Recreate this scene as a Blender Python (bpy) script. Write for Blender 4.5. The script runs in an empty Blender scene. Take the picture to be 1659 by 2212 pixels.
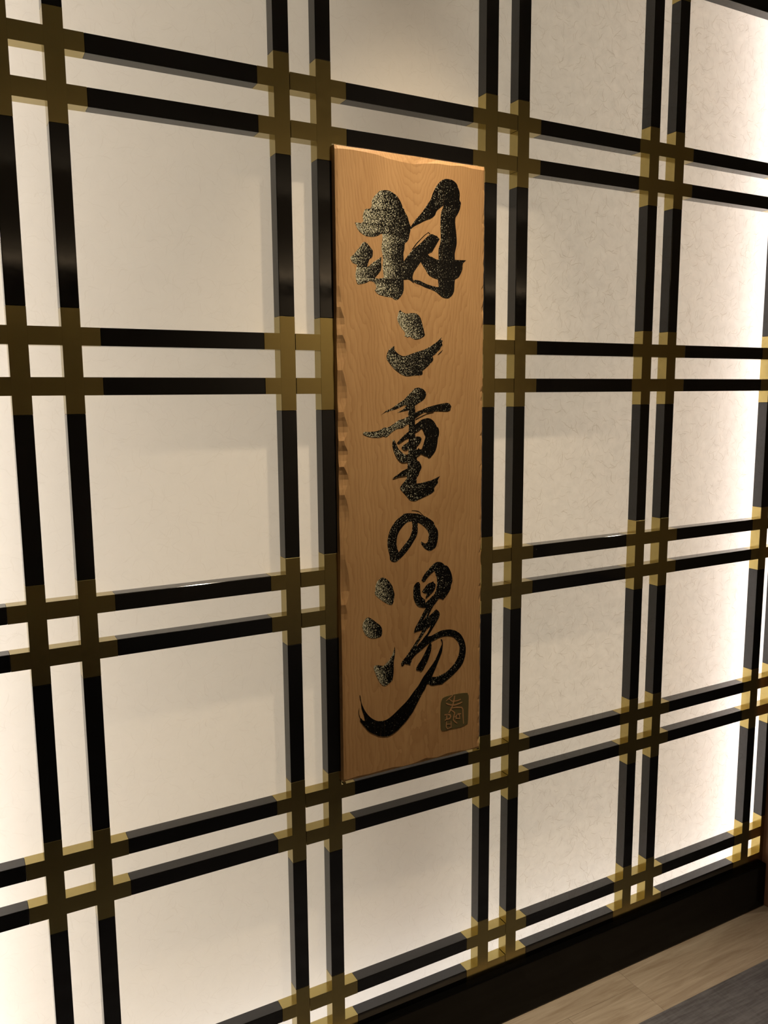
import bpy, bmesh, math, random
from mathutils import Vector, Matrix
from mathutils.geometry import tessellate_polygon
random.seed(7)
scene = bpy.context.scene
COL = scene.collection
S = 0.92                      # metres per lattice unit (0.5 unit = one lattice pitch)
FLOOR_U = -1.705              # floor height in lattice units (0 = centre line of the second lattice row)
def W(x, y, z): return Vector((x * S, y * S, (z - FLOOR_U) * S))

# ------------------------------------------------------------------ camera
cd = bpy.data.cameras.new('camera'); cam = bpy.data.objects.new('camera', cd); COL.objects.link(cam)
cd.sensor_fit = 'HORIZONTAL'; cd.sensor_width = 36.0; cd.lens = 36.0 * 1771.01 / 1659.0
cd.clip_start = 0.02
right = Vector((0.87989083, -0.4751215, -0.0071891)); down = Vector((-0.07402307, -0.12210938, -0.98975244)); fwd = Vector((0.4693748, 0.87140626, -0.14261287))
m = Matrix.Identity(4)
for i in range(3):
    m[i][0] = right[i]; m[i][1] = -down[i]; m[i][2] = -fwd[i]
p = W(-0.17604453, -1.58568878, -0.06196112)
m[0][3], m[1][3], m[2][3] = p
cam.matrix_world = m
scene.camera = cam

# ------------------------------------------------------------------ world, lights, exposure
w = bpy.data.worlds.new('world'); scene.world = w; w.use_nodes = True
w.node_tree.nodes['Background'].inputs[0].default_value = (0.9, 0.75, 0.55, 1)
w.node_tree.nodes['Background'].inputs[1].default_value = 0.01
vs = scene.view_settings
vs.view_transform = 'Standard'; vs.look = 'None'; vs.exposure = 0.0; vs.gamma = 1.0; vs.use_curve_mapping = False
scene.cycles.max_bounces = 10; scene.cycles.diffuse_bounces = 6; scene.cycles.glossy_bounces = 5; scene.cycles.transmission_bounces = 6
scene.cycles.sample_clamp_indirect = 6.0
CEIL_U = 1.47
LED_RIGHT, LED_LEFT, LED_BOTTOM, LED_TOP = 3.0, 7.4, 1.0, 0.1     # watts per metre of strip in the light box
ADDED_PANEL_LEFT, ADDED_PANEL_RIGHT = 1.82, 2.12     # watts per square metre of the two added light panels at the back of the box
SPOT_SIGN, SPOT_ROW, SPOT_ROOM, UPLIGHT = 166.0, 26.0, 130.0, 8.0
LED_COL = (1.0, 0.985, 0.985); ADDED_PANEL_COL = (1.0, 0.945, 0.80); SPOT_COL = (1.0, 0.84, 0.64)

# ------------------------------------------------------------------ helpers
def tag(o, label=None, cat=None, group=None, kind=None):
    for k, v in (('label', label), ('category', cat), ('group', group), ('kind', kind)):
        if v: o[k] = v
    return o
def empty(name, loc=(0, 0, 0)):
    o = bpy.data.objects.new(name, None); COL.objects.link(o); o.location = loc; o.empty_display_size = 0.1; return o
def link(name, me, parent=None, loc=None):
    o = bpy.data.objects.new(name, me); COL.objects.link(o)
    if parent is not None: o.parent = parent
    if loc is not None: o.location = loc
    return o
def box_mesh(name, sx, sy, sz, mat, bevel=0.0, seg=1):
    """box centred on the origin in x and z, its front face at y = 0 and its back at y = sy"""
    bm = bmesh.new()
    bmesh.ops.create_cube(bm, size=1.0)
    for v in bm.verts: v.co = Vector((v.co.x * sx, (v.co.y + 0.5) * sy, v.co.z * sz))
    if bevel > 0: bmesh.ops.bevel(bm, geom=bm.edges[:], offset=bevel, segments=seg, profile=0.5, affect='EDGES', clamp_overlap=True)
    me = bpy.data.meshes.new(name); bm.to_mesh(me); bm.free(); me.materials.append(mat)
    if seg > 1:
        for f in me.polygons: f.use_smooth = len(f.vertices) == 4 and f.area < 0.5 * max(q.area for q in me.polygons) and False
    return me
def slab(name, x0, x1, y0, y1, z0, z1, mat, bevel=0.0, seg=1, parent=None):
    """axis-aligned box in lattice units"""
    a, b = W(x0, y0, z0), W(x1, y1, z1)
    me = box_mesh(name, abs(b.x - a.x), abs(b.y - a.y), abs(b.z - a.z), mat, bevel, seg)
    return link(name, me, parent, ((a.x + b.x) / 2, min(a.y, b.y), (a.z + b.z) / 2))

# ------------------------------------------------------------------ node helper and materials
class NT:
    def __init__(self, name):
        self.m = bpy.data.materials.new(name); self.m.use_nodes = True; self.t = self.m.node_tree; self.t.nodes.clear()
        self.out = self.t.nodes.new('ShaderNodeOutputMaterial')
    def n(self, typ, ins=None, **kw):
        nd = self.t.nodes.new(typ)
        for k, v in kw.items(): setattr(nd, k, v)
        for k, v in (ins or {}).items():
            s = nd.inputs[k]
            if isinstance(v, bpy.types.NodeSocket): self.t.links.new(v, s)
            else: s.default_value = v
        return nd
    def math(self, op, a, b=0.0, c=0.0, clamp=False):
        nd = self.n('ShaderNodeMath', {0: a, 1: b, 2: c}, operation=op, use_clamp=clamp); return nd.outputs[0]
    def vec(self, op, a, b=(0, 0, 0)):
        nd = self.n('ShaderNodeVectorMath', {0: a, 1: b}, operation=op); return nd.outputs[0]
    def rng(self, v, a, b, c=0.0, d=1.0, smooth=False):
        nd = self.n('ShaderNodeMapRange', {0: v, 1: a, 2: b, 3: c, 4: d}); nd.clamp = True
        if smooth: nd.interpolation_type = 'SMOOTHSTEP'
        return nd.outputs[0]
    def mix(self, f, a, b):
        nd = self.n('ShaderNodeMix', data_type='RGBA')
        for k, v in ((0, f), (6, a), (7, b)):
            s = nd.inputs[k]
            if isinstance(v, bpy.types.NodeSocket): self.t.links.new(v, s)
            else: s.default_value = v
        return nd.outputs[2]
    def noise(self, vec, scale, detail=2.0, rough=0.5, dist=0.0):
        return self.n('ShaderNodeTexNoise', {'Vector': vec, 'Scale': scale, 'Detail': detail, 'Roughness': rough, 'Distortion': dist}).outputs[0]
    def pos(self): return self.n('ShaderNodeNewGeometry').outputs['Position']
    def obj(self): return self.n('ShaderNodeTexCoord').outputs['Object']
    def done(self, shader):
        self.t.links.new(shader, self.out.inputs[0]); return self.m
    def bsdf(self, **kw):
        return self.n('ShaderNodeBsdfPrincipled', {k.replace('_', ' '): v for k, v in kw.items()}).outputs[0]
    def bump(self, h, strength, dist):
        return self.n('ShaderNodeBump', {'Height': h, 'Strength': strength, 'Distance': dist}).outputs[0]

def mat_lacquer():
    t = NT('black_lacquer')
    n = t.noise(t.obj(), 90.0, 2.0)
    return t.done(t.bsdf(Base_Color=(0.0035, 0.0032, 0.003, 1), Roughness=t.rng(n, 0.3, 0.7, 0.05, 0.08), IOR=1.55, Normal=t.bump(t.noise(t.obj(), 25.0, 1.0), 0.02, 0.002)))
def mat_plinth():
    t = NT('satin_black_lacquer')
    return t.done(t.bsdf(Base_Color=(0.0025, 0.0023, 0.002, 1), Roughness=0.12, IOR=1.22))
def mat_brass():
    t = NT('bronze_gilt_metal')
    n = t.noise(t.obj(), 60.0, 3.0)
    c = t.mix(n, (0.40, 0.322, 0.125, 1), (0.455, 0.368, 0.145, 1))
    return t.done(t.bsdf(Base_Color=c, Metallic=1.0, Roughness=t.rng(n, 0.3, 0.7, 0.17, 0.22)))
def mat_paper():
    t = NT('washi_paper')
    sep = t.n('ShaderNodeSeparateXYZ', {0: t.pos()})
    P = t.n('ShaderNodeCombineXYZ', {0: sep.outputs[0], 1: sep.outputs[2], 2: 0.0}).outputs[0]
    wob = t.n('ShaderNodeTexNoise', {'Vector': P, 'Scale': 55.0, 'Detail': 1.0}, noise_dimensions='2D').outputs[1]
    P2 = t.vec('ADD', P, t.vec('MULTIPLY', t.vec('SUBTRACT', wob, (0.5, 0.5, 0.5)), (0.010, 0.010, 0.0)))
    fib = None
    for i, (cell, wid) in enumerate(((0.058, 0.007), (0.050, 0.008), (0.040, 0.010), (0.066, 0.006), (0.046, 0.009), (0.036, 0.011), (0.053, 0.008), (0.031, 0.011), (0.043, 0.008), (0.062, 0.006))):
        a = 0.6 + 1.1 * i
        q = t.n('ShaderNodeMapping', {'Vector': P2, 'Location': (3.1 * i, 1.7 * i, 0), 'Rotation': (0, 0, a), 'Scale': (1 / cell, 1 / cell, 1)}).outputs[0]
        v = t.n('ShaderNodeTexVoronoi', {'Vector': q, 'Scale': 1.0, 'Randomness': 0.9}, voronoi_dimensions='2D', feature='F1')
        d = t.vec('SUBTRACT', q, v.outputs['Position'])
        col = t.n('ShaderNodeSeparateColor', {0: v.outputs['Color']})
        r = t.n('ShaderNodeVectorRotate', {'Vector': d, 'Angle': t.math('MULTIPLY', col.outputs[0], 6.2832)}, rotation_type='Z_AXIS').outputs[0]
        xy = t.n('ShaderNodeSeparateXYZ', {0: r})
        u, vv = xy.outputs[0], xy.outputs[1]
        bend = t.math('MULTIPLY', t.math('SUBTRACT', col.outputs[1], 0.5), 3.2)
        vv = t.math('ADD', vv, t.math('MULTIPLY', bend, t.math('SUBTRACT', t.math('MULTIPLY', u, u), 0.03)))
        mk = t.rng(t.math('ABSOLUTE', vv), wid * 0.6, wid * 2.2, 1.0, 0.0, True)
        mk = t.math('MULTIPLY', mk, t.rng(t.math('ABSOLUTE', u), 0.16, 0.34, 1.0, 0.0, True))
        mk = t.math('MULTIPLY', mk, t.rng(col.outputs[2], 0.2, 1.0, 0.0, 1.0))
        fib = mk if fib is None else t.math('MAXIMUM', fib, mk)
    cloud = t.noise(P2, 44.0, 4.0, 0.68)
    dens = t.rng(sep.outputs[0], 0.55, 1.25, 0.20, 0.80, True)       # fibre and cloud contrast grow toward the right
    fb = t.math('MULTIPLY', fib, dens)
    k = t.math('SUBTRACT', 1.0, t.math('MULTIPLY', t.rng(cloud, 0.32, 0.68), t.math('MULTIPLY', dens, 0.19)))
    tc = t.mix(fb, t.mix(k, (0.0, 0.0, 0.0, 1), (0.80, 0.757, 0.712, 1)), (0.46, 0.40, 0.33, 1))
    dc = t.mix(t.math('MULTIPLY', fb, 0.4), (0.80, 0.72, 0.60, 1), (0.55, 0.45, 0.33, 1))
    dif = t.n('ShaderNodeBsdfDiffuse', {0: dc}).outputs[0]
    trn = t.n('ShaderNodeBsdfTranslucent', {0: tc}).outputs[0]
    return t.done(t.n('ShaderNodeMixShader', {0: 0.55, 1: dif, 2: trn}).outputs[0])
def mat_plain(name, col, rough=0.8, var=0.12, scale=8.0, metallic=0.0):
    t = NT(name); n = t.noise(t.obj(), scale, 4.0)
    c0 = tuple(x * (1 - var) for x in col) + (1,); c1 = tuple(min(1, x * (1 + var)) for x in col) + (1,)
    return t.done(t.bsdf(Base_Color=t.mix(n, c0, c1), Roughness=rough, Metallic=metallic))
def mat_sign_wood():
    t = NT('sign_zelkova_wood')
    sep = t.n('ShaderNodeSeparateXYZ', {0: t.obj()})          # object origin: lower left corner of the board's face
    x = t.math('SUBTRACT', sep.outputs[0], 0.172); z = t.math('SUBTRACT', sep.outputs[2], 1.285)
    wv = t.n('ShaderNodeMapping', {'Vector': t.obj(), 'Scale': (1.0, 1.0, 0.16)}).outputs[0]
    n1 = t.noise(wv, 9.0, 2.0, 0.5); n2 = t.noise(wv, 42.0, 3.0, 0.6); n3 = t.noise(t.n('ShaderNodeMapping', {'Vector': t.obj(), 'Scale': (1.0, 1.0, 0.6)}).outputs[0], 26.0, 2.0, 0.55)
    zz = t.math('DIVIDE', t.math('MULTIPLY', z, 0.20), t.math('ADD', t.math('ABSOLUTE', z), 0.30))
    r = t.math('SQRT', t.math('ADD', t.math('MULTIPLY', x, x), t.math('MULTIPLY', zz, zz)))
    r = t.math('ADD', r, t.math('ADD', t.math('MULTIPLY', t.math('SUBTRACT', n1, 0.5), 0.055), t.math('ADD', t.math('MULTIPLY', t.math('SUBTRACT', n2, 0.5), 0.010), t.math('MULTIPLY', t.math('SUBTRACT', n3, 0.5), 0.016))))
    ring = t.math('FRACT', t.math('MULTIPLY', r, 165.0))
    late = t.math('POWER', ring, 2.6)
    fine = t.n('ShaderNodeMapping', {'Vector': t.obj(), 'Scale': (1.0, 1.0, 0.02)}).outputs[0]
    pore = t.noise(fine, 620.0, 2.0, 0.6)
    blot = t.noise(t.n('ShaderNodeMapping', {'Vector': t.obj(), 'Scale': (1.0, 1.0, 0.35)}).outputs[0], 11.0, 3.0, 0.6)
    base = t.mix(t.rng(blot, 0.3, 0.72), (0.46, 0.26, 0.105, 1), (0.56, 0.33, 0.14, 1))
    c = t.mix(t.math('MULTIPLY', late, 0.40), base, (0.30, 0.135, 0.042, 1))
    c = t.mix(t.rng(pore, 0.52, 0.72, 0.0, 0.36), c, (0.24, 0.11, 0.04, 1))
    return t.done(t.bsdf(Base_Color=c, IOR=1.35, Roughness=t.rng(pore, 0.3, 0.7, 0.45, 0.58), Normal=t.bump(t.math('ADD', t.math('MULTIPLY', late, 0.5), pore), 0.12, 0.0006)))
def mat_ink():
    t = NT('black_lacquer_with_painted_glints')
    d = t.n('ShaderNodeAttribute', attribute_name='painted_glint').outputs['Fac']  # glints of the carved lacquer painted in as pale fleck colour
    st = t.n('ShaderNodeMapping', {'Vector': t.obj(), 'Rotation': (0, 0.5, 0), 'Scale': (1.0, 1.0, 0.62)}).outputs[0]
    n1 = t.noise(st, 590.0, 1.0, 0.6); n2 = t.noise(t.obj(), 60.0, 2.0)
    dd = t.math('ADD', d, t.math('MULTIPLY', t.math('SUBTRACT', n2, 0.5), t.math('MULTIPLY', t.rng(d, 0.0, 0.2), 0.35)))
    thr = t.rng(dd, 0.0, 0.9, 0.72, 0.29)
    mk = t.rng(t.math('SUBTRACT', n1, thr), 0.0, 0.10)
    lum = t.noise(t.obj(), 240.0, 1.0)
    glint_col = t.mix(t.rng(lum, 0.35, 0.65), (0.26, 0.235, 0.13, 1), (0.74, 0.70, 0.50, 1))  # pale colours of the painted glints
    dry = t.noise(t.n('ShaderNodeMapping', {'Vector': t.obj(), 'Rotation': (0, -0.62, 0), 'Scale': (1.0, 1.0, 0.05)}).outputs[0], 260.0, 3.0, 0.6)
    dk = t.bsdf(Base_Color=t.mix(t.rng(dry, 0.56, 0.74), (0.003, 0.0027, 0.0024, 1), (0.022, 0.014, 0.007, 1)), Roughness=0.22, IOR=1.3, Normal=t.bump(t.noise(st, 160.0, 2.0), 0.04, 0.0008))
    gd = t.bsdf(Base_Color=glint_col, Roughness=0.5, Metallic=0.15)
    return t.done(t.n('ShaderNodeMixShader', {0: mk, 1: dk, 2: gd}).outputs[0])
def mat_plank():
    t = NT('limed_oak_flooring')
    rnd = t.n('ShaderNodeObjectInfo').outputs['Random']
    v = t.vec('ADD', t.pos(), t.n('ShaderNodeCombineXYZ', {0: t.math('MULTIPLY', rnd, 9.0), 1: t.math('MULTIPLY', rnd, 3.0), 2: 0.0}).outputs[0])
    g = t.n('ShaderNodeMapping', {'Vector': v, 'Scale': (0.09, 1.0, 1.0)}).outputs[0]
    n = t.noise(g, 46.0, 4.0, 0.65, 0.8); f = t.noise(t.n('ShaderNodeMapping', {'Vector': v, 'Scale': (0.03, 1.0, 1.0)}).outputs[0], 330.0, 2.0)
    c = t.mix(t.rng(n, 0.32, 0.68), (0.37, 0.285, 0.195, 1), (0.58, 0.49, 0.37, 1))
    c = t.mix(t.rng(f, 0.5, 0.8, 0.0, 0.3), c, (0.25, 0.18, 0.11, 1))
    c = t.mix(t.math('MULTIPLY', rnd, 0.18), c, (0.33, 0.24, 0.15, 1))
    return t.done(t.bsdf(Base_Color=c, Roughness=0.52, Normal=t.bump(f, 0.1, 0.0006)))
def mat_carpet():
    t = NT('woven_grey_carpet')
    gx = t.n('ShaderNodeMapping', {'Vector': t.pos(), 'Scale': (0.10, 1.0, 1.0)}).outputs[0]
    gy = t.n('ShaderNodeMapping', {'Vector': t.pos(), 'Scale': (1.0, 0.10, 1.0)}).outputs[0]
    a = t.noise(gx, 150.0, 3.0, 0.6); b = t.noise(gy, 110.0, 3.0, 0.6); big = t.noise(gx, 22.0, 2.0); fz = t.noise(t.pos(), 700.0, 2.0)
    h = t.math('ADD', t.math('ADD', t.math('MULTIPLY', a, 0.48), t.math('MULTIPLY', b, 0.16)), t.math('MULTIPLY', big, 0.36))
    c = t.mix(t.rng(h, 0.40, 0.60), (0.085, 0.082, 0.090, 1), (0.185, 0.182, 0.195, 1))
    c = t.mix(t.rng(fz, 0.35, 0.7, 0.0, 0.35), c, (0.16, 0.14, 0.13, 1))
    return t.done(t.bsdf(Base_Color=c, Roughness=0.95, Normal=t.bump(t.math('ADD', h, fz), 0.5, 0.002)))
def mat_emit(name, col, strength):
    t = NT(name); return t.done(t.n('ShaderNodeEmission', {0: tuple(col) + (1,), 1: strength}).outputs[0])

PLINTH = mat_plinth()
LACQ, BRASS, PAPER = mat_lacquer(), mat_brass(), mat_paper()
WOOD, INK = mat_sign_wood(), mat_ink()
SEALM = mat_plain('olive_seal_paint', (0.115, 0.088, 0.028), 0.5, 0.1, 120.0)
CARVE = mat_plain('bare_carved_wood', (0.42, 0.22, 0.085), 0.6, 0.1, 60.0)
BOXW = mat_plain('light_box_white', (0.82, 0.80, 0.77), 0.9, 0.02)
WALLM = mat_plain('beige_wall_plaster', (0.42, 0.36, 0.28), 0.9, 0.05, 3.0)
CEILM = mat_plain('pale_ceiling_paint', (0.62, 0.57, 0.49), 0.9, 0.03, 3.0)
DARKW = mat_plain('dark_wall_finish', (0.05, 0.042, 0.035), 0.8, 0.1, 3.0)
REDW = mat_plain('reddish_brown_wood', (0.36, 0.19, 0.12), 0.6, 0.15, 14.0)
PLANK, CARPET = mat_plank(), mat_carpet()
STEEL = mat_plain('white_painted_steel', (0.6, 0.58, 0.55), 0.5, 0.03, metallic=0.0)

# ------------------------------------------------------------------ setting
XL, XR = -1.30, 2.052         # left end of what is built, face of the right-hand wall
DEP = 0.0313                  # depth of the lattice bars
YF, PLY = -4.6, -0.018        # far wall behind the camera; face of the plinth
BOXD = 0.19
COLS = [-1.0, -0.5, 0.0, 0.5034, 1.0034, 1.5044, 2.0078]
ROWS = [-1.4969, -0.9971, -0.4973, 0.0, 0.5007, 1.0010]
BW, GAP, EXT = 0.0328, 0.0562, 0.0335      # bar width, gap in a pair, length of the metal sleeves past the pair
wb = slab('wall_back', XL, 2.11, DEP + BOXD, DEP + BOXD + 0.05, -1.60, CEIL_U, BOXW); tag(wb, kind='structure')
for nm, a in (('light_box_side', (2.10, 2.11, DEP + 0.004, DEP + BOXD, -1.60, CEIL_U)), ('light_box_side', (XL, XL + 0.01, DEP + 0.004, DEP + BOXD, -1.60, CEIL_U)),
              ('light_box_side', (XL + 0.01, 2.10, DEP + 0.004, DEP + BOXD, -1.60, -1.575))):
    o = slab(nm, *a, BOXW); o.parent = wb; o.matrix_parent_inverse = wb.matrix_basis.inverted()
bb = slab('baseboard_back', XL, XR - 0.001, PLY, 0.05, FLOOR_U, -1.5578, PLINTH, 0.004, 3); tag(bb, kind='structure')
wr = slab('trim_1', XR, XR + 0.14, -0.05, 0.22, FLOOR_U, CEIL_U, REDW, 0.003, 2); tag(wr, kind='structure')
o = slab('wall_right', 5.0, 5.1, YF, 0.22, FLOOR_U, CEIL_U, WALLM); tag(o, kind='structure')
o = slab('wall_left', -3.6, -3.5, YF, 0.2, FLOOR_U, CEIL_U, DARKW); tag(o, kind='structure')
o = slab('wall_front', -3.5, XR + 6.0, YF - 0.1, YF, FLOOR_U, CEIL_U, WALLM); tag(o, kind='structure')
o = slab('ceiling', -3.6, 5.1, YF, DEP + BOXD + 0.05, CEIL_U, CEIL_U + 0.06, CEILM); tag(o, kind='structure')
fl = slab('floor', -3.6, 5.1, YF, 0.05, FLOOR_U - 0.08, FLOOR_U - 0.014, mat_plain('subfloor', (0.2, 0.16, 0.12))); tag(fl, kind='structure')
def plank(x0, x1, y0, y1):
    g = 0.00025
    o = slab('floor_plank', x0 + g, x1 - g, y0 + g, y1 - g, FLOOR_U - 0.014, FLOOR_U, PLANK, 0.0003)
    o.parent = fl; o.matrix_parent_inverse = fl.matrix_basis.inverted()
for x0, x1 in ((-1.3, -0.42), (-0.42, 0.52), (0.52, 1.42)): plank(x0, x1, -0.0855, 0.02)
for x0, x1 in ((-1.3, -0.62), (-0.62, 0.25), (0.25, 1.175), (1.175, 1.42)): plank(x0, x1, -0.1902, -0.0855)
plank(1.42, 2.40, -0.1902, 0.02); plank(2.40, 3.7, -0.1902, 0.02); plank(3.7, 4.99, -0.1902, 0.02)
o = slab('wall_back', XR + 0.14, 5.0, 0.02, 0.22, FLOOR_U, CEIL_U, DARKW); tag(o, kind='structure')
cp = slab('carpet', -3.5, 4.99, YF, -0.1905, FLOOR_U - 0.014, FLOOR_U + 0.0012, CARPET, 0.0015, 2)
tag(cp, 'grey woven carpet with fine dark streaks beside the pale floor boards', 'carpet')

# ------------------------------------------------------------------ lattice screen
lat = empty('lattice_screen', W(0.5, 0.0, -1.5575))
tag(lat, 'black lacquer lattice of paired bars with bronze crossings over glowing cream paper', 'screen')
def lpart(name, me, x, y, z, parent=lat):
    o = link(name, me, None, W(x, y, z)); pw = parent.location if parent is lat else parent['w']
    o.parent = parent; o.location = W(x, y, z) - Vector(pw); return o
off = (GAP + BW) / 2
half = GAP / 2 + BW + EXT
D = DEP * S
me_cache = {}
def bar_mesh(kind, length):
    k = (kind, round(length, 5))
    if k not in me_cache:
        sx, sz = ((BW, length) if kind == 'vertical_bar' else (length, BW))
        me_cache[k] = box_mesh(kind, sx * S, D, sz * S, LACQ, 0.0011, 3)
    return me_cache[k]
sl_v = box_mesh('sleeve', BW * S, D, 2 * half * S, BRASS, 0.00030)
bm = bmesh.new()
for s in (-1, 1):
    t_ = bmesh.new(); t_.from_mesh(sl_v)
    for v in t_.verts: v.co.x += s * off * S
    tm = bpy.data.meshes.new('tmp'); t_.to_mesh(tm); t_.free(); bm.from_mesh(tm); bpy.data.meshes.remove(tm)
fit_me = bpy.data.meshes.new('bronze_fitting'); bm.to_mesh(fit_me); bm.free(); fit_me.materials.append(BRASS)
mid_me = box_mesh('crosspiece', GAP * S + 0.0006, D - 0.0003, BW * S, BRASS, 0.00012)
mid_seam = box_mesh('crosspiece', (GAP - 0.0012) * S, D - 0.0004, BW * S, BRASS, 0.00012)
arm_me = box_mesh('crosspiece', EXT * S + 0.0003, D - 0.0003, BW * S, BRASS, 0.00012)
xs_all = COLS; zs_all = ROWS
for cx in xs_all:
    for rz in zs_all:
        f = link('bronze_fitting', fit_me, None); f.parent = lat; f.location = W(cx, 0, rz) - lat.location
        for s in (-1, 1):
            for dx, me in ((0.0, mid_me), (-(GAP / 2 + BW + EXT / 2 - 0.0002), arm_me), ((GAP / 2 + BW + EXT / 2 - 0.0002), arm_me)):
                if cx > 2.0 and dx > 0.01: continue
                if me is mid_me and cx == 0.5034: me, dx = mid_seam, 0.0006
                elif me is mid_me and cx == 1.0034: me, dx = mid_seam, -0.0006
                link('crosspiece', me, f, (dx * S, 0.00006, s * off * S))
zb = [-9.0] + zs_all + [CEIL_U + half]
for cx in xs_all:
    for i in range(1, len(zb) - 1):
        z0, z1 = zb[i] + half, zb[i + 1] - half
        for s in (-1, 1):
            lpart('vertical_bar', bar_mesh('vertical_bar', z1 - z0 - 0.0002), cx + s * off, 0.0, (z0 + z1) / 2)
xb = [XL - half] + xs_all
for rz in zs_all:
    for i in range(len(xb) - 1):
        x0, x1 = xb[i] + half, xb[i + 1] - half
        for s in (-1, 1):
            lpart('horizontal_bar', bar_mesh('horizontal_bar', x1 - x0 - 0.0002), (x0 + x1) / 2, 0.0, rz + s * off)
# washi panes: each runs from bar to bar behind the lattice
xe = sorted([XL + 0.01] + [c + s * off for c in COLS for s in (-1, 1)]); xe[-1] = 2.10
ze = sorted([c + s * off for c in ROWS for s in (-1, 1)] + [CEIL_U])
for i in range(len(xe) - 1):
    for j in range(len(ze) - 1):
        a, b = W(xe[i], DEP + 0.0004, ze[j]), W(xe[i + 1], DEP + 0.0004, ze[j + 1]); hx, hz = (b.x - a.x) / 2, (b.z - a.z) / 2
        k = ('pane', round(hx, 4), round(hz, 4))
        if k not in me_cache:
            me = bpy.data.meshes.new('paper_pane'); me.from_pydata([(-hx, 0, -hz), (hx, 0, -hz), (hx, 0, hz), (-hx, 0, hz)], [], [(0, 1, 2, 3)]); me.materials.append(PAPER); me_cache[k] = me
        o = link('paper_pane', me_cache[k], lat, (a + b) / 2 - lat.location)

# ------------------------------------------------------------------ light box strips (behind the paper) and downlights
def led(name, a, b, watts, rot, label):
    mid = (a + b) / 2; L = (b - a).length
    o = empty(name, mid); tag(o, label, 'light strip')
    me = box_mesh('housing', 0.012, 0.006, L, STEEL)
    h = link('housing', me, o); h.rotation_euler = rot; 
    ld = bpy.data.lights.new(name, 'AREA'); ld.shape = 'RECTANGLE'; ld.size = 0.01; ld.size_y = L; ld.energy = watts * L; ld.color = LED_COL
    lo = bpy.data.objects.new('diode_row', ld); COL.objects.link(lo); lo.parent = o
    return o, lo, h
LEDY = DEP + BOXD - 0.012
for nm, a, b, wt, lab in (('light_strip', W(2.000, LEDY, -1.55), W(2.000, LEDY, CEIL_U - .02), LED_RIGHT, 'upright white LED strip behind the paper at its right end'),
                          ('light_strip', W(-0.42, LEDY, -1.55), W(-0.42, LEDY, CEIL_U - .02), LED_LEFT, 'upright white LED strip behind the paper left of the picture')):
    o, lo, h = led(nm, a, b, wt, (0, 0, 0), lab)
    lo.rotation_euler = (math.radians(-90), 0, 0); lo.location = (0, -0.002, 0)
o, lo, h = led('light_strip', W(XL + .05, LEDY, -1.56), W(2.08, LEDY, -1.56), LED_BOTTOM, (0, math.radians(90), 0), 'level white LED strip behind the paper along its foot')
lo.rotation_euler = (math.radians(-90), math.radians(90), 0); lo.location = (0, -0.002, 0)
o, lo, h = led('light_strip', W(XL + .05, LEDY, CEIL_U - .03), W(2.08, LEDY, CEIL_U - .03), LED_TOP, (0, math.radians(90), 0), 'level white LED strip behind the paper along the ceiling')
lo.rotation_euler = (math.radians(-90), math.radians(90), 0); lo.location = (0, -0.002, 0)

for xa, xb_, dens_, lab in ((-1.25, 0.66, ADDED_PANEL_LEFT, 'added flat light panel behind the paper left of the sign'), (0.86, 2.085, ADDED_PANEL_RIGHT, 'added flat light panel behind the paper right of the sign')):
    za, zb_ = -1.55, 1.22  # unseen panels added to brighten the paper, split to leave its middle dimmer
    pn = empty('added_light_panel', W((xa + xb_) / 2, DEP + BOXD, (za + zb_) / 2)); tag(pn, lab, 'added light panel')
    px_, pz_ = (xb_ - xa) * S, (zb_ - za) * S
    link('added_panel_sheet', box_mesh('added_panel_sheet', px_, 0.003, pz_, BOXW), pn, (0, -0.004, 0))
    ld = bpy.data.lights.new('added_panel_lamp', 'AREA'); ld.shape = 'RECTANGLE'; ld.size = px_; ld.size_y = pz_; ld.energy = dens_ * px_ * pz_; ld.color = ADDED_PANEL_COL
    lo = bpy.data.objects.new('added_panel_face', ld); COL.objects.link(lo); lo.parent = pn; lo.location = (0, -0.0045, 0); lo.rotation_euler = (math.radians(-90), 0, 0)
cv_ = empty('added_uplight', W(2.3, YF + 0.10, 0.80)); tag(cv_, 'added unseen uplight washing the ceiling above the far wall', 'added uplight')  # unseen uplight added to brighten the ceiling and the bronze fronts
link('added_uplight_ledge', box_mesh('added_uplight_ledge', 5.0 * S, 0.08, 0.03, CEILM, 0.002), cv_, (0, -0.09, 0))
ld = bpy.data.lights.new('added_uplight_lamp', 'AREA'); ld.shape = 'RECTANGLE'; ld.size = 4.8 * S; ld.size_y = 0.03; ld.energy = UPLIGHT; ld.color = SPOT_COL
lo = bpy.data.objects.new('uplight_face', ld); COL.objects.link(lo); lo.parent = cv_; lo.location = (0, -0.05, 0.02); lo.rotation_euler = (math.radians(180), 0, 0)

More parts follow.
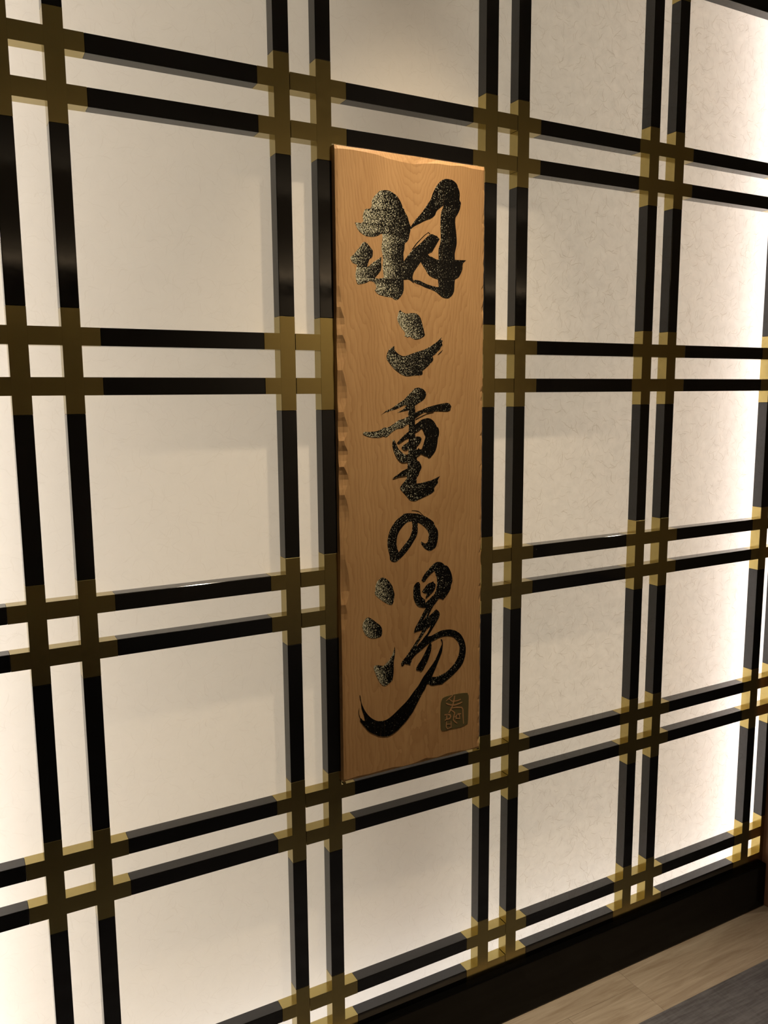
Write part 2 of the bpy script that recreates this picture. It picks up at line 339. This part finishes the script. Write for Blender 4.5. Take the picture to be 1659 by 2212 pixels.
def lathe(name, prof, mat, n=32):
    bm = bmesh.new(); rings = []
    for r, z in prof: rings.append([bm.verts.new((r * math.cos(2 * math.pi * i / n), r * math.sin(2 * math.pi * i / n), z)) for i in range(n)])
    for a, b in zip(rings, rings[1:]):
        for i in range(n): bm.faces.new((a[i], a[(i + 1) % n], b[(i + 1) % n], b[i]))
    me = bpy.data.meshes.new(name); bm.to_mesh(me); bm.free(); me.materials.append(mat); return me
ring_me = lathe('trim_ring', [(0.036, 0.03), (0.036, 0.0), (0.05, -0.004), (0.056, 0.0)], STEEL)
disc_me = lathe('lens', [(0.0005, 0.004), (0.034, 0.004)], mat_emit('lamp_glow', SPOT_COL, 6.0))
def downlight(x, y, energy, label, aim=None, cone=150, blend=0.6, rad=0.028):
    o = empty('downlight', W(x, y, CEIL_U) - Vector((0, 0, 0.001))); tag(o, label, 'ceiling light')
    link('trim_ring', ring_me, o); link('lens', disc_me, o)
    ld = bpy.data.lights.new('downlight_beam', 'SPOT'); ld.energy = energy; ld.color = SPOT_COL; ld.spot_size = math.radians(cone); ld.spot_blend = blend; ld.shadow_soft_size = rad
    lo = bpy.data.objects.new('beam', ld); COL.objects.link(lo); lo.parent = o; lo.location = (0, 0, -0.012)
    if aim:
        d = W(*aim) - W(x, y, CEIL_U); lo.rotation_euler = d.to_track_quat('-Z', 'Y').to_euler()
downlight(0.77, -0.43, SPOT_SIGN, 'small round ceiling downlight in front of the wooden sign', aim=(0.75, 0.01, -1.705), cone=50, blend=1.0)
downlight(-1.68, -0.43, SPOT_ROW, 'small round ceiling downlight left of the picture', cone=120, blend=1.0)
downlight(3.1, -3.7, SPOT_ROOM, 'small round ceiling downlight close to the wall facing the lattice', aim=(3.0, -4.6, -0.4), cone=120, blend=1.0)
downlight(3.2, -0.43, SPOT_ROW, 'small round ceiling downlight right of the brown post', cone=120, blend=1.0)

# ------------------------------------------------------------------ wooden sign
SX0, SX1, SZ0, SZ1, ST = 0.5642, 0.9312, -0.9245, 0.4357, 0.0142
sg = empty('wooden_sign', W((SX0 + SX1) / 2, 0.0, SZ0))
tag(sg, 'tall orange-brown wooden board with five black brush characters hung on the lattice', 'sign')
org = W(SX0, -ST, SZ0) - sg.location
wd, ht, th = (SX1 - SX0) * S, (SZ1 - SZ0) * S, ST * S
def board_mesh():
    rnd = random.Random(3)
    zs = [0.0, 0.006]; z = 0.006
    while z < ht - 0.05: z += rnd.uniform(0.007, 0.012); zs.append(z)
    zs = [q for q in zs if q < ht - 0.02] + [ht - 0.012, ht]
    rows = []
    for k, z in enumerate(zs):
        tall = 0.55 + 0.45 * math.sin(z * 9.0) * math.sin(z * 3.1 + 1.0)
        mid_ = 0.30 < z / ht < 0.76; bl = rnd.uniform(0.011, 0.021) if mid_ else rnd.uniform(0.004, 0.008)
        sc_ = abs(math.sin(z * 46.0 + 1.6 * math.sin(z * 7.0) + 1.1 * math.sin(z * 19.0)))
        mid_k = min(1.0, max(0.0, min(z / ht - 0.24, 0.80 - z / ht) / 0.07))
        bl = 0.005 + (0.004 + 0.010 * sc_) * mid_k + rnd.uniform(-0.0006, 0.0006)
        dl = 0.0018 + (0.0010 + 0.0024 * sc_) * mid_k
        br = rnd.uniform(0.001, 0.004) if rnd.random() < 0.8 else 0.007
        dr = rnd.uniform(0.0006, 0.0025)
        nx = 13
        inn = [bl + (wd - bl - br) * i / (nx - 1) for i in range(nx)]
        e = 0.0
        if k == 0: e = None
        row = [(-0.0013, th), (0.0, min(dl, th - .002)), (bl * 0.55, dl * (0.42 + 0.16 * sc_))] + [(x, 0.0) for x in inn] + [(wd, dr), (wd, th)]
        zj = [z] * len(row)
        if k == 0: row = [(x, max(y, 0.0035 + rnd.uniform(-.001, .0015))) for x, y in row]
        if k == len(zs) - 1: row = [(x, max(y, 0.0040 + rnd.uniform(-.0012, .0012))) for x, y in row]
        if k in (1, len(zs) - 2):
            top = k != 1
            zj = [z + ((rnd.uniform(-0.0015, 0.0015) + (0.005 - 0.009 * math.exp(-((i - 8.5) / 2.2) ** 2) if top else rnd.uniform(-.003, .003))) if 2 < i < len(row) - 1 else (0.004 if top else 0)) for i in range(len(row))]
        rows.append([(x, y, zz) for (x, y), zz in zip(row, zj)])
    bm = bmesh.new(); vr = [[bm.verts.new(q) for q in r] for r in rows]
    for a, b in zip(vr, vr[1:]):
        for i in range(len(a) - 1): bm.faces.new((a[i], a[i + 1], b[i + 1], b[i]))
        bm.faces.new((a[-1], a[0], b[0], b[-1]))
    bm.faces.new(vr[0][::-1]); bm.faces.new(vr[-1])
    bmesh.ops.triangulate(bm, faces=[f for f in bm.faces if len(f.verts) > 4])
    bmesh.ops.recalc_face_normals(bm, faces=bm.faces[:])
    me = bpy.data.meshes.new('board'); bm.to_mesh(me); bm.free(); me.materials.append(WOOD); return me
link('board', board_mesh(), sg, org)
for px_, pz_ in ((SX0 + 0.003, SZ0 - 0.0045), (SX1 - 0.001, SZ0 - 0.002)):
    link('support_pin', box_mesh('support_pin', 0.006, 0.009, 0.004, BRASS, 0.0006), sg, W(px_, -0.0105, pz_) - sg.location)
GLYPHS={'feather':[([(399,11149),(451,11156),(499,11154),(517,11146),(556,11175),(577,11185),(566,11258),(572,11315),(591,11370),(625,11414),(673,11427),(726,11436),(750,11471),(760,11513),(761,11570),(781,11621),(820,11674),(878,11729),(932,11779),(975,11794),(1087,11808),(1161,11799),(1249,11763),(1313,11724),(1367,11663),(1407,11601),(1432,11545),(1446,11505),(1474,11495),(1481,11458),(1506,11419),(1546,11364),(1571,11290),(1596,11225),(1618,11168),(1611,11100),(1590,11031),(1575,10954),(1534,10891),(1484,10849),(1473,10739),(1455,10679),(1452,10602),(1462,10493),(1477,10358),(1471,10229),(1455,10160),(1455,10057),(1455,9972),(1434,9902),(1388,9840),(1337,9786),(1287,9767),(1237,9777),(1187,9809),(1107,9814),(988,9829),(909,9846),(846,9881),(822,9914),(807,9930),(837,9948),(837,10016),(813,10056),(784,10080),(736,10094),(687,10093),(638,10063),(580,10043),(503,10027),(460,10012),(432,10031),(413,10084),(400,10166),(401,10232),(416,10307),(431,10383),(384,10396),(328,10421),(291,10488),(305,10518),(358,10559),(425,10637),(493,10708),(541,10778),(570,10804),(599,10811),(656,10786),(704,10740),(742,10698),(771,10663),(772,10605),(760,10541),(711,10509),(692,10483),(672,10432),(652,10368),(654,10350),(700,10384),(778,10447),(857,10494),(916,10531),(961,10561),(949,10450),(960,10413),(955,10342),(933,10290),(883,10228),(814,10161),(853,10147),(922,10151),(1009,10172),(997,10285),(986,10411),(999,10504),(982,10620),(968,10685),(966,10760),(982,10870),(988,10945),(978,10994),(959,10996),(900,10959),(822,10932),(725,10917),(629,10928),(553,10959),(492,10995),(450,11044),(422,11098)],[],0.68,0.14),([(1609,11172),(1660,11235),(1747,11340),(1849,11442),(1931,11543),(2014,11652),(2076,11735),(2107,11814),(2148,11903),(2210,12002),(2273,12077),(2356,12137),(2424,12163),(2503,12168),(2588,12158),(2658,12123),(2701,12077),(2728,12015),(2755,11958),(2766,11890),(2759,11795),(2792,11742),(2779,11667),(2763,11605),(2720,11523),(2667,11445),(2659,11344),(2674,11215),(2691,11086),(2697,10956),(2682,10867),(2655,10765),(2650,10686),(2656,10621),(2792,10624),(2925,10630),(2858,10577),(2842,10514),(2837,10443),(2794,10352),(2740,10278),(2659,10233),(2648,10140),(2643,10033),(2622,9962),(2568,9897),(2504,9858),(2439,9851),(2364,9865),(2289,9910),(2204,9967),(2098,10005),(1952,10041),(1848,10079),(1765,10100),(1683,10134),(1678,10169),(1745,10172),(1827,10160),(1910,10130),(2014,10097),(2141,10073),(2252,10061),(2268,10075),(2257,10145),(2251,10214),(2161,10231),(2056,10273),(2009,10313),(1952,10396),(1889,10470),(1848,10527),(1776,10436),(1704,10346),(1673,10284),(1657,10215),(1667,10172),(1688,10105),(1642,10136),(1591,10164),(1540,10173),(1479,10161),(1418,10162),(1399,10310),(1409,10447),(1465,10518),(1552,10626),(1643,10726),(1715,10791),(1797,10849),(1879,10915),(1972,10999),(2045,11056),(2108,11078),(2160,11065),(2223,11049),(2265,11014),(2286,10998),(2255,10952),(2202,10871),(2150,10798),(2108,10734),(2056,10713),(2009,10684),(2056,10645),(2098,10643),(2161,10617),(2224,10596),(2266,10594),(2261,10711),(2266,10815),(2297,10895),(2313,10991),(2312,11104),(2306,11287),(2311,11442),(2327,11529),(2358,11592),(2377,11654),(2316,11614),(2232,11546),(2196,11491),(2180,11452),(2118,11399),(2055,11363),(1972,11335),(1869,11283),(1746,11222),(1675,11182),(1624,11139)],[],0.3,0.02),([(1643,10752),(1736,10869),(1828,10953),(1931,11047),(2024,11112),(2066,11083),(2056,11074),(2019,11101),(1931,11034),(1838,10945),(1746,10853),(1659,10744)],[],0,0)],'two':[([(1378,9576),(1391,9553),(1447,9527),(1524,9509),(1621,9525),(1724,9523),(1786,9495),(1833,9448),(1864,9375),(1885,9306),(1911,9227),(1930,9149),(1943,9105),(1922,9078),(1869,9050),(1817,9027),(1744,9010),(1692,9019),(1630,9048),(1599,9069),(1537,9046),(1507,9067),(1466,9075),(1491,9106),(1476,9153),(1425,9204),(1365,9280),(1314,9365),(1307,9416),(1325,9494),(1346,9547)],[],0.75,0.2),([(1236,8874),(1235,8808),(1280,8757),(1351,8706),(1443,8677),(1536,8696),(1660,8737),(1785,8775),(1932,8817),(2038,8863),(2144,8924),(2240,8984),(2342,9071),(2310,9016),(2367,9009),(2347,8964),(2364,8915),(2321,8874),(2299,8824),(2251,8792),(2198,8737),(2123,8691),(2139,8638),(2134,8602),(2059,8530),(1974,8457),(1885,8394),(1890,8341),(1869,8314),(1785,8304),(1680,8300),(1576,8286),(1483,8290),(1380,8329),(1289,8386),(1208,8446),(1127,8537),(1077,8597),(1058,8641),(1068,8710),(1099,8780),(1149,8824)],[],0.5,0.14),([(2369,8821),(2326,8766),(2251,8711),(2253,8725),(2318,8779)],[],0,0)],'heavy':[([(1691,8034),(1744,8052),(1791,8056),(1860,8043),(1923,8007),(1966,7953),(1971,7907),(1944,7845),(1881,7791),(1796,7747),(1701,7694),(1596,7660),(1503,7697),(1477,7713),(1389,7680),(1286,7637),(1173,7611),(1102,7596),(1086,7570),(1066,7588),(980,7554),(940,7528),(1021,7588),(1082,7618),(1163,7648),(1266,7709),(1369,7770),(1452,7818),(1524,7884),(1597,7946),(1650,7990)],[],0.55,0.08),([(1492,7679),(1586,7696),(1586,7624),(1513,7598),(1451,7590),(1368,7574),(1306,7564),(1389,7600),(1451,7639)],[],0.3,0.2),([(1560,7624),(1549,7553),(1559,7481),(1559,7355),(1564,7283),(1558,7175),(1558,7049),(1558,6967),(1562,6849),(1541,6723),(1520,6696),(1533,6559),(1528,6450),(1511,6286),(1517,6240),(1464,6169),(1401,6109),(1358,6047),(1369,6001),(1442,5923),(1526,5835),(1578,5776),(1631,5754),(1706,5744),(1792,5771),(1910,5809),(2018,5849),(2105,5881),(2171,5924),(2165,5980),(2203,6034),(2258,6087),(2258,6153),(2296,6216),(2307,6229),(2214,6192),(2094,6152),(1932,6124),(1824,6107),(1739,6103),(1744,6181),(1750,6232),(1792,6280),(1814,6344),(1846,6397),(1862,6433),(1846,6489),(1803,6556),(1750,6586),(1750,6659),(1745,6796),(1745,6860),(1719,6961),(1714,7061),(1706,7316),(1709,7496),(1714,7622),(1701,7694),(1597,7705)],[],0.36,0.1),([(517,7156),(527,7182),(567,7196),(676,7195),(796,7201),(886,7220),(947,7250),(998,7272),(1069,7269),(1161,7311),(1264,7371),(1357,7422),(1429,7430),(1491,7455),(1570,7488),(1569,7337),(1491,7303),(1418,7255),(1345,7248),(1273,7237),(1201,7198),(1129,7147),(1047,7087),(976,7098),(895,7080),(795,7081),(675,7094),(576,7123)],[],0.55,0.4),([(1696,7546),(1791,7585),(1876,7611),(1993,7654),(2100,7680),(2240,7710),(2370,7731),(2480,7741),(2535,7725),(2557,7701),(2585,7664),(2563,7637),(2563,7591),(2491,7569),(2371,7571),(2241,7578),(2111,7566),(2004,7550),(1940,7560),(1876,7538),(1812,7503),(1749,7464),(1696,7438)],[],0.25,0.1),([(1717,7410),(1855,7471),(2004,7527),(2154,7552),(2154,7558),(2004,7535),(1855,7481),(1717,7424)],[],0,0),([(1696,7307),(1770,7346),(1855,7403),(1940,7428),(2015,7438),(2090,7416),(2154,7369),(2209,7295),(2225,7262),(2269,7224),(2285,7155),(2280,7090),(2258,7026),(2242,6916),(2221,6825),(2177,6743),(2123,6681),(2069,6627),(2037,6615),(2004,6649),(1961,6660),(1897,6690),(1849,6710),(1811,6684),(1769,6663),(1726,6642),(1727,6788),(1780,6814),(1785,6836),(1822,6803),(1870,6810),(1897,6882),(1929,6973),(1956,7063),(1929,7119),(1908,7174),(1870,7230),(1823,7204),(1770,7169),(1696,7139)],[],0.14,0.06),([(1569,7182),(1490,7132),(1396,7054),(1323,6993),(1287,6954),(1323,6939),(1385,6964),(1469,7015),(1568,7053)],[],0.15,0.1),([(1710,7066),(1795,7068),(1843,7049),(1859,7012),(1837,6958),(1795,6913),(1747,6870),(1647,6864),(1562,6840),(1531,6809),(1468,6803),(1416,6823),(1395,6855),(1416,6891),(1479,6925),(1563,6976),(1647,7028)],[],0.38,0.1),([(1204,7031),(1239,6986),(1270,6922),(1321,6830),(1383,6774),(1445,6722),(1534,6704),(1549,6558),(1465,6553),(1382,6561),(1299,6633),(1238,6735),(1197,6844),(1177,6935),(1188,6997)],[],0.4,0.3),([(1183,6240),(1235,6278),(1318,6323),(1402,6378),(1475,6406),(1549,6435),(1559,6292),(1506,6282),(1401,6273),(1318,6269),(1245,6246)],[],0.2,0.25)],'possessive':[([(1628,5494),(1461,5501),(1387,5458),(1313,5415),(1240,5356),(1175,5281),(1120,5196),(1083,5103),(1060,5008),(1050,4912),(1063,4813),(1085,4722),(1103,4647),(1109,4581),(1143,4537),(1198,4515),(1262,4516),(1309,4548),(1383,4598),(1457,4660),(1532,4735),(1607,4819),(1673,4911),(1730,4988),(1763,5076),(1768,5174),(1768,5289),(1834,5259),(1910,5203),(1976,5140),(2024,5070),(2034,4986),(2024,4904),(2000,4852),(1957,4831),(1900,4853),(1857,4882),(1848,4850),(1881,4793),(1938,4729),(2005,4685),(2072,4666),(2130,4681),(2198,4721),(2227,4768),(2256,4866),(2270,4965),(2265,5057),(2236,5126),(2177,5206),(2158,5266),(2091,5321),(2005,5377),(1919,5417),(1853,5442),(1778,5473)],[[(1628,5329),(1641,5250),(1636,5169),(1613,5073),(1570,4986),(1514,4918),(1449,4850),(1384,4782),(1314,4703),(1282,4784),(1264,4867),(1267,4957),(1288,5060),(1330,5146),(1395,5222),(1460,5281),(1534,5324)]],0.3,0.12),([(1628,5555),(1703,5549),(1797,5524),(1853,5479),(1919,5415),(1900,5418),(1834,5485),(1778,5517),(1703,5541),(1628,5549)],[],0,0)],'hot_water':[([(880,4199),(911,4219),(983,4201),(1056,4151),(1118,4078),(1160,4007),(1185,3919),(1209,3841),(1200,3757),(1178,3665),(1146,3617),(1094,3628),(1010,3672),(907,3747),(814,3824),(753,3902),(764,3980),(770,4054),(797,4134),(838,4176)],[],0.7,0.22),([(584,3426),(645,3401),(717,3349),(788,3287),(861,3225),(902,3162),(912,3103),(911,3037),(879,2985),(806,2967),(713,2967),(620,2995),(539,3064),(489,3147),(459,3245),(476,3327),(522,3395)],[],0.75,0.08),([(1210,2718),(1216,2611),(1203,2497),(1181,2385),(1180,2259),(1174,2134),(1157,2039),(1141,1993),(1071,1947),(1018,1918),(954,1908),(902,1939),(839,2018),(788,2124),(747,2227),(711,2310),(712,2367),(759,2383),(842,2372),(937,2344),(1022,2402),(1096,2466),(1150,2554),(1188,2654)],[],0.7,0.12),([(1860,4059),(1882,4104),(1947,4193),(2013,4253),(2101,4330),(2190,4392),(2279,4405),(2368,4378),(2436,4318),(2492,4297),(2549,4233),(2600,4130),(2624,4039),(2630,3950),(2596,3866),(2585,3789),(2529,3708),(2461,3628),(2393,3568),(2326,3601),(2281,3602),(2225,3540),(2158,3471),(2102,3390),(2047,3291),(2025,3243),(2125,3309),(2203,3367),(2231,3378),(2282,3332),(2310,3274),(2299,3209),(2248,3128),(2170,3021),(2081,2906),(2036,2854),(2008,2816),(2036,2812),(2126,2821),(2238,2863),(2350,2891),(2487,2894),(2624,2874),(2740,2824),(2845,2743),(2916,2642),(2963,2534),(2990,2408),(2983,2288),(2954,2170),(2897,2058),(2804,1962),(2699,1878),(2572,1799),(2446,1730),(2377,1692),(2263,1697),(2116,1704),(2048,1751),(1992,1761),(2059,1839),(2104,1901),(2229,1879),(2342,1900),(2468,1938),(2583,2009),(2686,2093),(2767,2201),(2813,2315),(2824,2434),(2800,2539),(2741,2628),(2660,2701),(2556,2741),(2430,2755),(2283,2738),(2171,2705),(2109,2680),(2047,2655),(1947,2602),(1836,2530),(1726,2470),(1671,2420),(1627,2378),(1605,2323),(1578,2254),(1507,2285),(1447,2305),(1409,2267),(1377,2258),(1361,2285),(1372,2352),(1432,2410),(1508,2485),(1595,2588),(1661,2666),(1727,2753),(1804,2849),(1881,2974),(1782,2964),(1670,2947),(1694,3031),(1727,3084),(1793,3180),(1859,3287),(1925,3385),(1969,3449),(1881,3464),(1783,3501),(1717,3577),(1674,3679),(1658,3796),(1669,3919),(1697,3982),(1751,4024),(1794,4026),(1824,3977),(1827,3881),(1838,3764),(1859,3703),(1914,3648),(1947,3624),(1953,3556),(2014,3597),(2102,3663),(2169,3713),(2213,3785),(2235,3870),(2241,3967),(2241,4063),(2212,4134),(2179,4225),(2113,4184),(2035,4125),(1980,4074),(1936,4021),(1898,4016)],[[(2092,3037),(2058,2968),(1992,2870),(1925,2811),(1881,2759),(1815,2701),(1740,2634),(1729,2649),(1804,2751),(1870,2829),(1936,2917),(2014,2994)],[(2025,3372),(1969,3291),(1914,3211),(1892,3176),(1936,3208),(1992,3288)]],0.26,0.07),([(2152,4001),(2157,3971),(2202,3932),(2207,3883),(2180,3819),(2135,3766),(2080,3724),(2025,3683),(1975,3650),(1958,3628),(1964,3680),(1986,3726),(1980,3761),(1914,3778),(1876,3817),(1914,3860),(1969,3921),(2035,3966),(2102,3983)],[],0.2,0.08),([(2087,2679),(2106,2616),(2098,2509),(2059,2396),(2014,2285),(1947,2177),(1903,2105),(1847,2060),(1814,2091),(1726,2116),(1726,2155),(1770,2226),(1836,2304),(1903,2402),(1958,2491),(2014,2591),(2059,2653)],[],0.12,0.05),([(2340,2704),(2368,2695),(2388,2642),(2391,2562),(2375,2445),(2330,2333),(2284,2240),(2239,2148),(2194,2055),(2127,1927),(2059,1839),(1992,1761),(1936,1651),(1888,1602),(1821,1495),(1743,1370),(1665,1245),(1576,1133),(1466,1025),(1356,938),(1247,861),(1139,814),(1052,788),(967,793),(881,814),(807,840),(681,916),(577,992),(495,1096),(424,1189),(378,1266),(384,1323),(415,1297),(445,1252),(497,1232),(477,1342),(437,1466),(413,1567),(407,1655),(384,1746),(375,1815),(390,1802),(412,1664),(449,1551),(509,1433),(591,1320),(685,1233),(789,1173),(884,1153),(991,1156),(1098,1199),(1206,1266),(1337,1359),(1457,1445),(1556,1535),(1666,1653),(1777,1762),(1866,1885),(1903,1936),(1992,2030),(2081,2124),(2160,2211),(2216,2291),(2273,2392),(2329,2512),(2369,2585),(2363,2656)],[],0.03,0.02),([(363,1539),(357,1434),(381,1333),(396,1291),(364,1365),(347,1465)],[],0,0)]}
SEAL=[(2349,1266),(2378,1343),(2414,1375),(2493,1391),(2609,1395),(2754,1397),(2931,1387),(3042,1369),(3065,1317),(3076,1250),(3074,1088),(3068,895),(3059,675),(3026,649),(2966,622),(2826,606),(2642,612),(2511,613),(2445,608),(2380,625),(2348,660),(2340,784),(2336,976),(2339,1166)]
SEAL_LINES=[([(2659,1386),(2580,1343),(2479,1286)],22),([(2703,1368),(2682,1254),(2653,1157),(2610,1082),(2552,997)],33),([(2565,1320),(2616,1266),(2668,1244),(2770,1237),(2865,1254)],24),([(2479,1238),(2530,1206),(2610,1171),(2712,1152),(2822,1163),(2903,1183)],29),([(2639,1098),(2756,1089),(2889,1063),(2919,1015),(2927,858),(2940,673)],29),([(2610,1056),(2669,1012),(2706,973),(2681,888),(2670,819),(2714,765),(2773,717)],28),([(2437,978),(2509,973),(2582,953),(2600,910),(2575,864),(2502,866),(2495,925),(2513,973)],33),([(2502,879),(2452,844)],22),([(2875,917),(2801,931),(2746,900),(2740,834),(2839,814),(2831,903),(2772,915)],29),([(2692,879),(2743,875)],22),([(2495,822),(2485,702),(2518,644),(2612,657),(2612,799)],25),([(2496,752),(2612,731)],22)]

def smooth_loop(pts):
    n = len(pts); out = []
    for i in range(n):
        p0, p1, p2, p3 = (Vector(pts[(i + k) % n]) for k in (-1, 0, 1, 2))
        out.append(p1)
        a, b, c = p1 - p0, p2 - p1, p3 - p2
        if b.length < 12: continue
        if a.length and c.length and a.angle(b) < 0.9 and b.angle(c) < 0.9:
            for t in ((0.33, 0.67) if b.length > 45 else (0.5,)):
                out.append(0.5 * ((2 * p1) + (p2 - p0) * t + (2 * p0 - 5 * p1 + 4 * p2 - p3) * t * t + (3 * p1 - p0 - 3 * p2 + p3) * t ** 3))
    return [Vector((q.x, q.y)) for q in out]
def shape_into(V, Fc, GLINT, outer, holes, y, dl, dr, depth=0.0005):
    loops = [smooth_loop(outer)] + [smooth_loop(h) for h in holes]
    tri = tessellate_polygon([[Vector((q.x, q.y, 0)) for q in l] for l in loops])
    flat = [q for l in loops for q in l]; b0 = len(V)
    area = sum(loops[0][i].x * loops[0][(i + 1) % len(loops[0])].y - loops[0][(i + 1) % len(loops[0])].x * loops[0][i].y for i in range(len(loops[0])))
    sgn = 1 if area > 0 else -1
    for li, l in enumerate(loops):
        n = len(l)
        for i in range(n):
            t = (l[(i + 1) % n] - l[(i - 1) % n]); t = t.normalized() if t.length else Vector((1, 0))
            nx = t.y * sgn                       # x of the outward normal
            V.append((l[i].x * 1e-4, y, l[i].y * 1e-4)); GLINT.append(dl + (dr - dl) * (nx * 0.5 + 0.5))  # painted glints weighted between left-facing and right-facing edges
    for a, b, c in tri:
        pa, pb, pc = flat[a], flat[b], flat[c]
        cr = (pb - pa).x * (pc - pa).y - (pb - pa).y * (pc - pa).x
        if abs(cr) < 1e-6: continue
        Fc.append((b0 + a, b0 + b, b0 + c) if cr > 0 else (b0 + a, b0 + c, b0 + b))
    k = b0
    for l in loops:
        n = len(l); base = len(V)
        for i in range(n): V.append((l[i].x * 1e-4, y + depth, l[i].y * 1e-4)); GLINT.append(0.0)
        for i in range(n): Fc.append((k + i, k + (i + 1) % n, base + (i + 1) % n, base + i))
        k += n
def glyph(name, strokes, mat, y0, parent, loc, label=None):
    V, Fc, GLINT = [], [], []
    for i, (o, h, a, b) in enumerate(strokes): shape_into(V, Fc, GLINT, o, h, y0 - i * 0.00006, a, b, 0.0004 + i * 0.00006 if mat is INK else 0.0004)
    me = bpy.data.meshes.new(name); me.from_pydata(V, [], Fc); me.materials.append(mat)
    at = me.attributes.new('painted_glint', 'FLOAT', 'POINT'); at.data.foreach_set('value', GLINT)
    o = link(name, me, parent, loc)
    if label: o['label'] = label
    return o
LB = {'feather': 'broad two-part black character with painted pale glints, topmost', 'two': 'black character of a dot over a curved stroke', 'heavy': 'black character of stacked strokes crossed by an upright',
      'possessive': 'looped black character, thin and round', 'hot_water': 'lowest black character with three dots and a long curling tail'}
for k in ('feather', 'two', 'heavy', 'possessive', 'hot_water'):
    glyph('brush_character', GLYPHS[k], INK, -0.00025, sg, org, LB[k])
seal = glyph('seal_mark', [(SEAL, [], 0, 0)], SEALM, -0.0004, sg, org, 'olive square seal mark with pale lines in the lower right corner')
def ribbon(pts, wid):
    P = [Vector(q) for q in pts]; L, R = [], []
    for i, q in enumerate(P):
        a = (P[i] - P[i - 1]).normalized() if i else (P[1] - P[0]).normalized()
        b = (P[i + 1] - P[i]).normalized() if i < len(P) - 1 else a
        t = (a + b); t = t.normalized() if t.length > 1e-3 else a
        nrm = Vector((-t.y, t.x)); w_ = wid * (0.5 if 0 < i < len(P) - 1 else 0.34)
        L.append(q + nrm * w_); R.append(q - nrm * w_)
    return [tuple(q) for q in L + R[::-1]]
V, Fc = [], []
for i, (pl, wd_) in enumerate(SEAL_LINES):
    rb = ribbon(pl, wd_ * 1.0); n = len(pl); b0 = len(V)
    for x, z in rb: V.append((x * 1e-4, -0.0007 - i * 0.00002, z * 1e-4))
    for j in range(n - 1): Fc.append((b0 + j, b0 + 2 * n - 1 - j, b0 + 2 * n - 2 - j, b0 + j + 1))
me = bpy.data.meshes.new('seal_lettering'); me.from_pydata(V, [], Fc); me.materials.append(CARVE)
bm = bmesh.new(); bm.from_mesh(me); bmesh.ops.solidify(bm, geom=bm.faces[:], thickness=0.0002); bm.to_mesh(me); bm.free()
link('seal_lettering', me, seal, (0, 0, 0))['label'] = 'pale wood-coloured lines of the seal'
